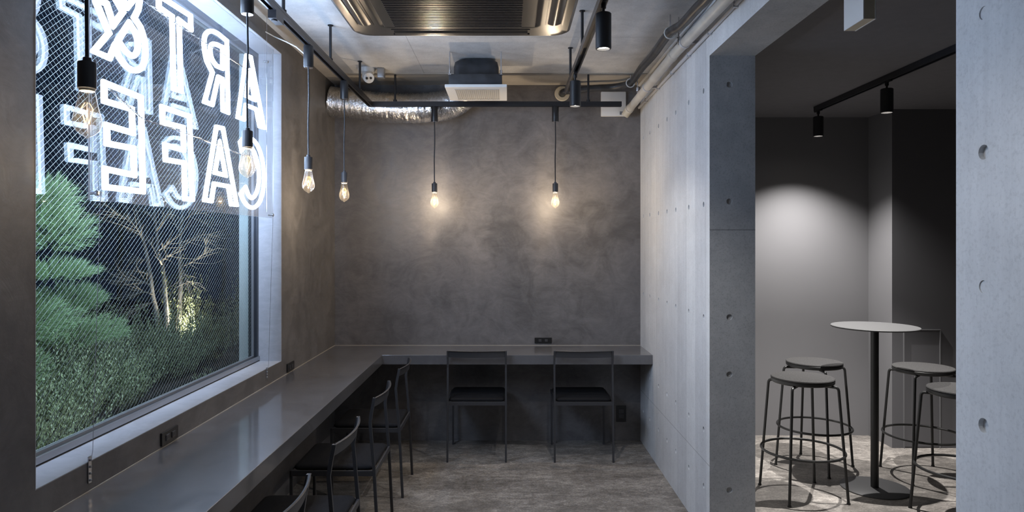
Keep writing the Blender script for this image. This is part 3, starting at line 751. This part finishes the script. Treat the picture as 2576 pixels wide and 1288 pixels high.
# white box hanging in the opening
X0 = 1.35
sb = thing('hanging_sign_box', 'white rectangular box hanging from the ceiling inside the opening', 'sign', (X0 + .024, 2.668, 2.576))
zb = 1.5625 + .6297 * X0 - 2.576
MB().box(-.024, -.0205, -.075, .075, zb, -.0).build('white_face', M['white'], sb, smooth=False)
MB().box(-.0205, .020, -.075, .075, zb, -.0).build('case', M['cream'], sb, smooth=False)
MB().box(.020, .0245, -.076, .075, zb - .001, -.0).build('back_plate', M['white'], sb, smooth=False)

# ------------------------------------------------------------------ counter
cn = MB()
poly = [(XL + .0003, YF + .6), (-.909, YF + .6), (-.909, 4.927), (XR - .0003, 4.927), (XR - .0003, YB - .0003), (XL + .0003, YB - .0003)]
n = len(poly)
cn._add([(x, y, .681) for x, y in poly] + [(x, y, .75) for x, y in poly], [tuple(reversed(range(n))), tuple(range(n, 2 * n))] + [(i, (i + 1) % n, n + (i + 1) % n, n + i) for i in range(n)])
ct = tag(cn.build('counter', M['counter'], smooth=False, bevel=.003), 'dark mortar L-shaped counter along the window wall and the back wall', 'counter')

sb_ = MB(); sb_.box(XL + .0004, XL + .0036, YF + .6, YB - .004, .7495, .753); sb_.box(XL + .0004, XR - .0004, YB - .0036, YB - .0004, .7495, .753)
sb_.build('sealant_bead', M['strip'], ct, smooth=False)

# ------------------------------------------------------------------ outlets
def outlet(name, loc, rz, wd, ht, label, vert=False):
    t = thing(name, label, 'power outlet', loc, rz, group='black power outlets')    # local -y faces the room
    MB().box(-wd / 2, wd / 2, -.008, 0, -ht / 2, ht / 2).build('plate', M['outlet'], t, smooth=False, bevel=.002)
    k = 2
    for i in range(k):
        if vert: cx, cz = 0, (i - .5) * ht * .3
        else: cx, cz = (i - .5) * wd * .36, 0
        s = min(wd, ht) * .26
        ins = MB().box(cx - s, cx + s, -.011, -.007, cz - s * .85, cz + s * .85).build('socket', M['socket'], t, smooth=False, bevel=.001)
        sl3 = MB()
        for dx in (-.4, .4): sl3.box(cx + dx * s - .0012, cx + dx * s + .0012, -.0116, -.0105, cz - s * .4, cz + s * .4)
        sl3.build('slot', M['tape'], ins, smooth=False)
    return t
outlet('power_outlet', (XL, 2.75, .785), PI / 2, .132, .052, 'black double power outlet on the window wall above the counter, nearer one')
outlet('power_outlet', (XL, 4.28, .785), PI / 2, .132, .052, 'black double power outlet on the window wall above the counter, close to the back corner')
outlet('power_outlet', (.277, YB, .79), 0, .135, .044, 'flat black double power outlet on the back wall above the counter')
outlet('power_outlet', (.892, YB, .213), 0, .078, .126, 'upright black power outlet on the back wall under the counter', True)

# ------------------------------------------------------------------ chairs
def bar(mb, pts, hx, hy, xc):             # flat-bar post in the plane x = xc
    vs = []; 
    for i, (y, z) in enumerate(pts):
        for dx, dy in ((-hx, -hy), (hx, -hy), (hx, hy), (-hx, hy)): vs.append((xc + dx, y + dy, z))
    fs = [(3, 2, 1, 0), tuple(4 * (len(pts) - 1) + k for k in range(4))]
    for i in range(len(pts) - 1):
        for k in range(4): l = (k + 1) % 4; fs.append((4 * i + k, 4 * i + l, 4 * i + 4 + l, 4 * i + 4 + k))
    return mb._add(vs, fs)
def make_chair():
    t = thing('chair', '', 'chair', group='black steel chairs at the counter')
    W2 = .208; D = .435
    for s in (-1, 1):
        m_ = MB(); bar(m_, [(0, 0), (.012, .25), (.022, .43), (.032, .55), (.042, .667), (.034, .72), (.02, .79)], .0068, .0078, s * W2)
        m_.build('rear_leg', M['chair'], t, smooth=False, bevel=.0015)
        m_ = MB(); bar(m_, [(D, 0), (D, .425)], .0068, .0078, s * (W2 - .006))
        m_.build('front_leg', M['chair'], t, smooth=False, bevel=.0015)
    fr = MB(); fr.box(-W2, W2, .014, .024, .400, .427); fr.box(-W2, W2, D - .006, D + .004, .400, .427)
    for s in (-1, 1): fr.box(s * W2 - .005, s * W2 + .005, .02, D, .400, .427)
    fr.build('seat_frame', M['chair'], t, smooth=False, bevel=.0012)
    # cushion
    hx, y0_, y1_ = .199, .026, .428
    def rr(ins, z, r=.03):
        out = []; cx = 0; cy = (y0_ + y1_) / 2; hx_ = hx - ins; hy_ = (y1_ - y0_) / 2 - ins
        for (sx, sy, a0) in ((1, 1, 0), (-1, 1, 90), (-1, -1, 180), (1, -1, 270)):
            for k in range(5):
                a = math.radians(a0 + 90 * k / 4); out.append((sx * (hx_ - r) + r * math.cos(a), cy + sy * (hy_ - r) + r * math.sin(a), z))
        return out
    loft([rr(.004, .425), rr(0, .430), rr(.0, .438), rr(.006, .446), rr(.025, .450), rr(.09, .452)]).build('seat', M['seat'], t, angle=50)
    # bowed backrest with a rolled top edge
    bk = MB(); K = 16; prof = [(.0, .742), (.0, .784), (-.003, .790), (-.009, .7925), (-.013, .789), (-.0115, .7865), (-.008, .788), (-.005, .786), (-.004, .780), (-.004, .742)]
    vs = []; n = len(prof)
    for i in range(K + 1):
        x = -W2 + 2 * W2 * i / K; bow = -.030 * (1 - (x / W2) ** 2)
        yb = .030
        for (dy, z) in prof: vs.append((x, yb + bow + dy - .10 * (z - .742) , z))
    fs = [(i * n + k, i * n + (k + 1) % n, (i + 1) * n + (k + 1) % n, (i + 1) * n + k) for i in range(K) for k in range(n)] + [tuple(range(n)), tuple(K * n + k for k in reversed(range(n)))]
    bk._add(vs, fs); bk.build('backrest', M['chair'], t, angle=30)
    return t
ch0 = make_chair()
CH = [((-.223, 4.851, 0), 0, 'black steel chair at the back counter, left one of the two facing the back wall'),
      ((.54, 4.848, 0), 0, 'black steel chair at the back counter, right one beside the concrete wall'),
      ((-.645, 2.07, 0), PI / 2, 'black steel chair at the window counter, nearest the viewer and cut by the lower edge'),
      ((-.645, 2.822, 0), PI / 2, 'black steel chair at the window counter, second from the viewer'),
      ((-.645, 3.606, 0), PI / 2, 'black steel chair at the window counter, third from the viewer'),
      ((-.645, 4.385, 0), PI / 2, 'black steel chair at the window counter, farthest from the viewer by the inner corner')]
for i, (loc, rz, lab) in enumerate(CH):
    o = ch0 if i == 0 else copy_tree(ch0)
    o.location = loc; o.rotation_euler = (0, 0, rz); o['label'] = lab

# ------------------------------------------------------------------ bar stools and table
def make_stool():
    t = thing('bar_stool', '', 'bar stool', group='bar stools in the alcove')
    st = MB().lathe([(.12, .695), (.178, .697), (.184, .703), (.185, .718), (.183, .721)], 48).build('seat_rim', M['stool'], t)
    MB().lathe([(.1835, .7205), (.185, .726), (.182, .731), (.16, .733), (.001, .734)], 48).build('seat_pad', M['felt'], t)
    for k in range(4):
        a = PI / 4 + k * PI / 2; c, s = math.cos(a), math.sin(a)
        pts = [(.10, .688), (.175, .688), (.192, .688), (.2, .685), (.2055, .678), (.208, .668), (.262, .006), ]
        MB().tube([(r_ * c, r_ * s, z) for r_, z in pts], .0085, 10).build('leg', M['stool'], t)
        MB().cyl(.011, 0, .008, (.2625 * c, .2625 * s, 0), 12).build('foot', M['stool'], t)
    ring = [(.2415 * math.cos(2 * PI * k / 56), .2415 * math.sin(2 * PI * k / 56), .278) for k in range(56)]
    MB().tube(ring, .0078, 10, closed=True).build('foot_ring', M['stool'], t)
    return t
stl = make_stool()
ST = [((1.827, 4.235, 0), math.radians(141 - 45), 'black bar stool left of the bar table, front one overlapping the other'),
      ((2.144, 4.78, 0), math.radians(176 - 45), 'black bar stool left of the bar table, rear one against the lit wall'),
      ((2.783, 4.575, 0), math.radians(136 - 45), 'black bar stool right of the bar table, rear one before the dark wall'),
      ((2.595, 3.887, 0), math.radians(150 - 45), 'black bar stool right of the bar table, front one cut off by the concrete wall')]
for i, (loc, rz, lab) in enumerate(ST):
    o = stl if i == 0 else copy_tree(stl)
    o.location = loc; o.rotation_euler = (0, 0, rz); o['label'] = lab
bt = thing('bar_table', 'tall round pedestal bar table with pale top and black column', 'bar table', (2.332, 4.341, 0))
MB().lathe([(.001, 1.022), (.252, 1.022), (.256, 1.025), (.256, 1.029), (.253, 1.032), (.001, 1.032)], 64).build('tabletop', M['table'], bt)
MB().lathe([(.001, 0), (.200, 0), (.203, .002), (.203, .006), (.200, .008), (.001, .009)], 56).build('base_plate', M['base'], bt)
MB().cyl(.0235, .008, 1.022, n=28).build('column', M['stool'], bt)

# ------------------------------------------------------------------ garden
GZ = .55
gm_ = MB(); nx, ny = 40, 60
vs = []; random.seed(3)
for i in range(nx + 1):
    for j in range(ny + 1):
        vs.append((-10 + (XO + 10) * i / nx, -1 + 13 * j / ny, GZ + random.uniform(-.025, .025) if i < nx else GZ - .02))
fs = [(i * (ny + 1) + j, (i + 1) * (ny + 1) + j, (i + 1) * (ny + 1) + j + 1, i * (ny + 1) + j + 1) for i in range(nx) for j in range(ny)]
gm_._add(vs, fs); struct('ground', gm_, M['soil'], 'dark bare soil of the garden outside the window', 'ground', smooth=True)
lw = MB().box(-3.6, -1.9, 7.6, 7.75, .3, .93)
struct('garden_wall', lw, M['hedge_wall'], 'low grey wall at the far right of the garden', 'wall')

def leaf_quad(vs, fs, p, d, up, ln, wd):
    d = d.normalized(); s = d.cross(up)
    if s.length < 1e-4: s = d.cross(Vector((1, 0, 0)))
    s.normalize(); nrm = s.cross(d)
    o = len(vs)
    vs += [p, p + d * ln * .45 + s * wd + nrm * wd * .25, p + d * ln, p + d * ln * .45 - s * wd + nrm * wd * .25]
    fs += [(o, o + 1, o + 2), (o, o + 2, o + 3)]
def rv():
    while 1:
        v = Vector((random.uniform(-1, 1), random.uniform(-1, 1), random.uniform(-1, 1)))
        if .05 < v.length < 1: return v
def shrub(loc, rx, ry, h, stems, label, leafmat='leaf', ln=.0190, wd=.0034, per=82, name='garden_shrub', group='shrubs in the garden bed'):
    t = thing(name, label, 'shrub', loc, group=group)
    vs = []; fs = []; st = MB()
    for i in range(stems):
        a = random.uniform(0, 2 * PI); q = math.sqrt(random.random())
        b0 = Vector((rx * q * .55 * math.cos(a), ry * q * .55 * math.sin(a), -.03))
        hh = h * random.choice((random.uniform(.45, .85), random.uniform(.45, .85), random.uniform(.8, 1.22))) * (1 - .35 * q * q)
        b1 = Vector((rx * q * math.cos(a) + random.uniform(-.06, .06), ry * q * math.sin(a) + random.uniform(-.06, .06), hh))
        mid = b0.lerp(b1, .5) + Vector((random.uniform(-.03, .03), random.uniform(-.03, .03), 0))
        st.tube([b0, mid, b1], [.003, .002, .001], 4, caps=False)
        for k in range(per):
            u = .25 + .75 * (k + random.random()) / per
            p = (b0.lerp(mid, u * 2) if u < .5 else mid.lerp(b1, u * 2 - 1)) + rv() * .02
            d = rv(); d.z = abs(d.z) * .8 + .2
            leaf_quad(vs, fs, p, d + (b1 - b0).normalized() * .5, Vector((0, 0, 1)) + rv() * .6, ln * random.uniform(.6, 1.25), wd * random.uniform(.7, 1.3))
    m_ = MB(); m_._add(vs, fs); m_.build('foliage', M[leafmat], t, smooth=False)
    st.build('stems', M['stem'], t, smooth=False)
    return t
random.seed(21)
SH = [((-2.05, 2.75, GZ), .36, .50, .44, 'dense small-leaved shrub at the lower left corner of the window'),
      ((-2.42, 3.45, GZ), .42, .50, .50, 'dense small-leaved shrub behind the lower left corner shrub'),
      ((-2.46, 4.10, GZ), .32, .40, .42, 'dense small-leaved shrub at the bottom of the view above the nearer outlet'),
      ((-2.75, 4.35, GZ), .40, .50, .56, 'taller small-leaved shrub below the feathery conifer'),
      ((-2.62, 5.05, GZ), .40, .48, .50, 'small-leaved shrub in front of the leftmost bare trunk'),
      ((-3.15, 5.15, GZ), .40, .48, .66, 'tall small-leaved shrub at the foot of the bare trees, left side'),
      ((-2.72, 5.75, GZ), .34, .42, .42, 'small-leaved shrub left of the garden light'),
      ((-2.62, 6.65, GZ), .38, .40, .48, 'dim small-leaved shrub right of the garden light')]
for (loc, rx, ry, h, lab) in SH:
    shrub(loc, rx, ry, h, 150, lab)
shrub((-2.98, 6.35, GZ), .26, .24, .78, 70, 'pale yellow-green shrub lit by the garden light from below', 'leaf2', .026, .0065, 60)
shrub((-2.82, 6.95, GZ), .14, .14, .86, 14, 'slender upright sprig standing right of the lit shrub', 'leaf2', .032, .007, 40)
shrub((-2.03, 4.55, GZ), .05, .06, .22, 7, 'thin pale-leaved sprig alone on the bare soil beside the window', 'leaf2', .045, .006, 16)

def conifer(loc, trunk_h, clumps, label, mat='needle', n=2600, ln=.06):
    t = thing('conifer', label, 'tree', loc, group='conifers outside the window')
    vs = []; fs = []; br = MB()
    br.tube([(0, 0, -.15), (.03, -.02, trunk_h * .5), (0, 0, trunk_h)], [.03, .022, .010], 8)
    for (cx, cy, cz, rx, ry, rz) in clumps:
        c = Vector((cx, cy, cz))
        br.tube([(0.0, 0, max(.05, min(trunk_h - .02, cz - .12))), c * .6 + Vector((0, 0, cz * .36)), c], [.014, .009, .004], 5)
        for s in range(int(n / 18)):
            v = rv(); v *= .35 + .65 * random.random() ** .4 / max(.3, v.length) if v.length > .3 else 1
            p = c + Vector((v.x * rx, v.y * ry, v.z * rz))
            d = Vector((v.x * rx, v.y * ry, v.z * rz * .6 + .05)).normalized()
            tip = p + d * ln * 1.2
            for k in range(18):
                q = p.lerp(tip, k / 18)
                leaf_quad(vs, fs, q, d * 1.0 + rv() * .75, rv(), ln * random.uniform(.5, 1.0), .0011)
    m_ = MB(); m_._add(vs, fs); m_.build('foliage', M[mat], t, smooth=False)
    br.build('trunk', M['bark_dark'], t)
    return t
random.seed(5)
conifer((-2.75, 3.55, GZ), 1.75, [(.25, -.05, .60, .22, .30, .10), (.30, .28, .50, .24, .26, .07), (.34, .05, .84, .16, .20, .035), (.36, .02, 1.06, .17, .20, .10), (.30, -.02, 1.22, .15, .18, .10), (.18, .42, .66, .16, .20, .06), (.20, -.2, .36, .22, .24, .12)],
        'feathery bright green conifer at the left edge of the window', n=5200)
conifer((-4.05, 7.1, GZ), 2.4, [(.12, .0, .95, .36, .40, .40), (.06, .1, 1.6, .40, .40, .34), (.12, 0, 2.3, .38, .34, .34), (.3, .3, .5, .3, .3, .24)],
        'olive green conifer between the feathery conifer and the bare trunks', 'needle2', n=2600)
conifer((-3.30, 7.9, GZ), 2.3, [(.1, .1, 1.15, .38, .38, .26), (.15, .0, 1.6, .34, .34, .26), (-.3, 0, 1.9, .4, .4, .3)],
        'dim green conifer behind the bare trees at the right side of the window', 'needle', n=2200)

def bare_tree(Y, trunk, r0, branches, label):
    base = P(*trunk[0], Y); base.z = GZ
    t = thing('bare_tree', label, 'tree', base, group='thin bare trees in the garden')
    pts = [Vector((0, 0, -.05))] + [P(px, py, Y + .02 * i) - base for i, (px, py) in enumerate(trunk)]
    pts = catmull(pts, 4); K = len(pts)
    MB().tube(pts, [r0 * (1 - .8 * i / K) for i in range(K)], 9).build('trunk', M['bark'], t)
    tw = MB()
    for bi, b_ in enumerate(branches):
        q = [P(px, py, Y + .06 * (i if bi % 2 else -i)) - base for i, (px, py) in enumerate(b_)]
        q = catmull(q, 4); tw.tube(q, [.0085 * (1 - .75 * i / len(q)) for i in range(len(q))], 6)
        for k in range(2, len(q) - 1):
            for _ in range(2):
                d = ((q[k + 1] - q[k]).normalized() + rv() * .9).normalized(); L1 = random.uniform(.06, .2)
                e1 = q[k] + d * L1; e2 = e1 + (d + rv() * .6) * L1 * .6
                tw.tube([q[k], e1, e2], [.0032, .0022, .001], 4)
    tw.build('branches', M['twig'], t)
    return t
random.seed(11)
bare_tree(6.2, [(396, 825), (393, 784), (384, 744), (380, 706), (371, 650), (359, 598), (345, 540), (330, 480), (322, 400)], .027,
          [[(381, 722), (362, 709), (325, 705), (300, 709)], [(378, 690), (350, 683), (305, 684)], [(388, 757), (374, 765), (337, 778), (320, 790)], [(371, 655), (350, 652), (322, 658)], [(362, 610), (345, 575), (310, 545), (285, 535)], [(352, 565), (330, 555), (300, 560)], [(384, 740), (360, 735), (330, 745)]],
          'thin bare tree, leftmost of the three pale trunks in the garden')
bare_tree(6.15, [(420, 828), (418, 780), (415, 737), (409, 669), (399, 635), (392, 567), (388, 520), (380, 420), (370, 330)], .026,
          [[(407, 665), (404, 655), (419, 648), (430, 640)], [(400, 640), (380, 615), (355, 595), (325, 580)], [(394, 580), (410, 560), (425, 530)], [(392, 560), (372, 535), (350, 525)], [(398, 630), (412, 622), (422, 612)]],
          'thin bare tree, middle one of the three pale trunks in the garden')
bare_tree(6.25, [(449, 828), (452, 770), (455, 706), (452, 644), (455, 582), (459, 520), (464, 430), (470, 340)], .027,
          [[(460, 669), (486, 657), (514, 635), (518, 610)], [(459, 619), (480, 605), (502, 592), (535, 588)], [(461, 680), (466, 700), (470, 714)], [(455, 590), (440, 560), (430, 535)], [(457, 560), (480, 540), (500, 535)]],
          'thin bare tree, rightmost of the three pale trunks in the garden')

lp = P(464.6, 893, 6.15)
gl = thing('garden_light', 'small bright ground spotlight at the foot of the lit shrub', 'light', (lp.x, lp.y, GZ - .01))
MB().tube([(0, 0, -.04), (0, 0, .03)], .012, 10).build('spike', M['black'], gl)
hm = Matrix.Rotation(math.radians(-30), 4, 'X')
MB().lathe([(.001, -.03), (.03, -.03), (.038, .03), (.034, .03), (.03, .024), (.001, .022)], 24, (0, 0, .06), mat=hm).build('head', M['black'], gl)
MB().lathe([(.030, .026), (.001, .0265)], 20, (0, 0, .06), mat=hm).build('lens', M['led'], gl)
spot(gl, (0, .02, .10), (-.02, .16, 1.0), 30, math.radians(95), .8, (1, .9, .74), .02)

# ------------------------------------------------------------------ world, camera, render look
wd = bpy.data.worlds.new('night'); bpy.context.scene.world = wd; wd.use_nodes = True
bg = wd.node_tree.nodes['Background']; bg.inputs[0].default_value = (.24, .42, 1.0, 1); bg.inputs[1].default_value = .0075
cam = bpy.data.cameras.new('camera'); co = bpy.data.objects.new('camera', cam); C.objects.link(co)
cam.sensor_width = 36; cam.lens = F / 2576 * 36; cam.clip_start = .02
co.location = (0, 0, EYE); co.rotation_euler = (PI / 2, 0, 0)
cam.shift_x = (1288 - VX) / 2576; cam.shift_y = -(644 - VY) / 2576
S = bpy.context.scene; S.camera = co
S.view_settings.view_transform = 'Standard'; S.view_settings.look = 'None'; S.view_settings.gamma = 1; S.view_settings.exposure = 1.22
S.view_settings.use_curve_mapping = False
S.cycles.use_denoising = True
S.cycles.max_bounces = 6; S.cycles.transparent_max_bounces = 16; S.cycles.sample_clamp_indirect = 4.0
S.cycles.caustics_reflective = False; S.cycles.caustics_refractive = False
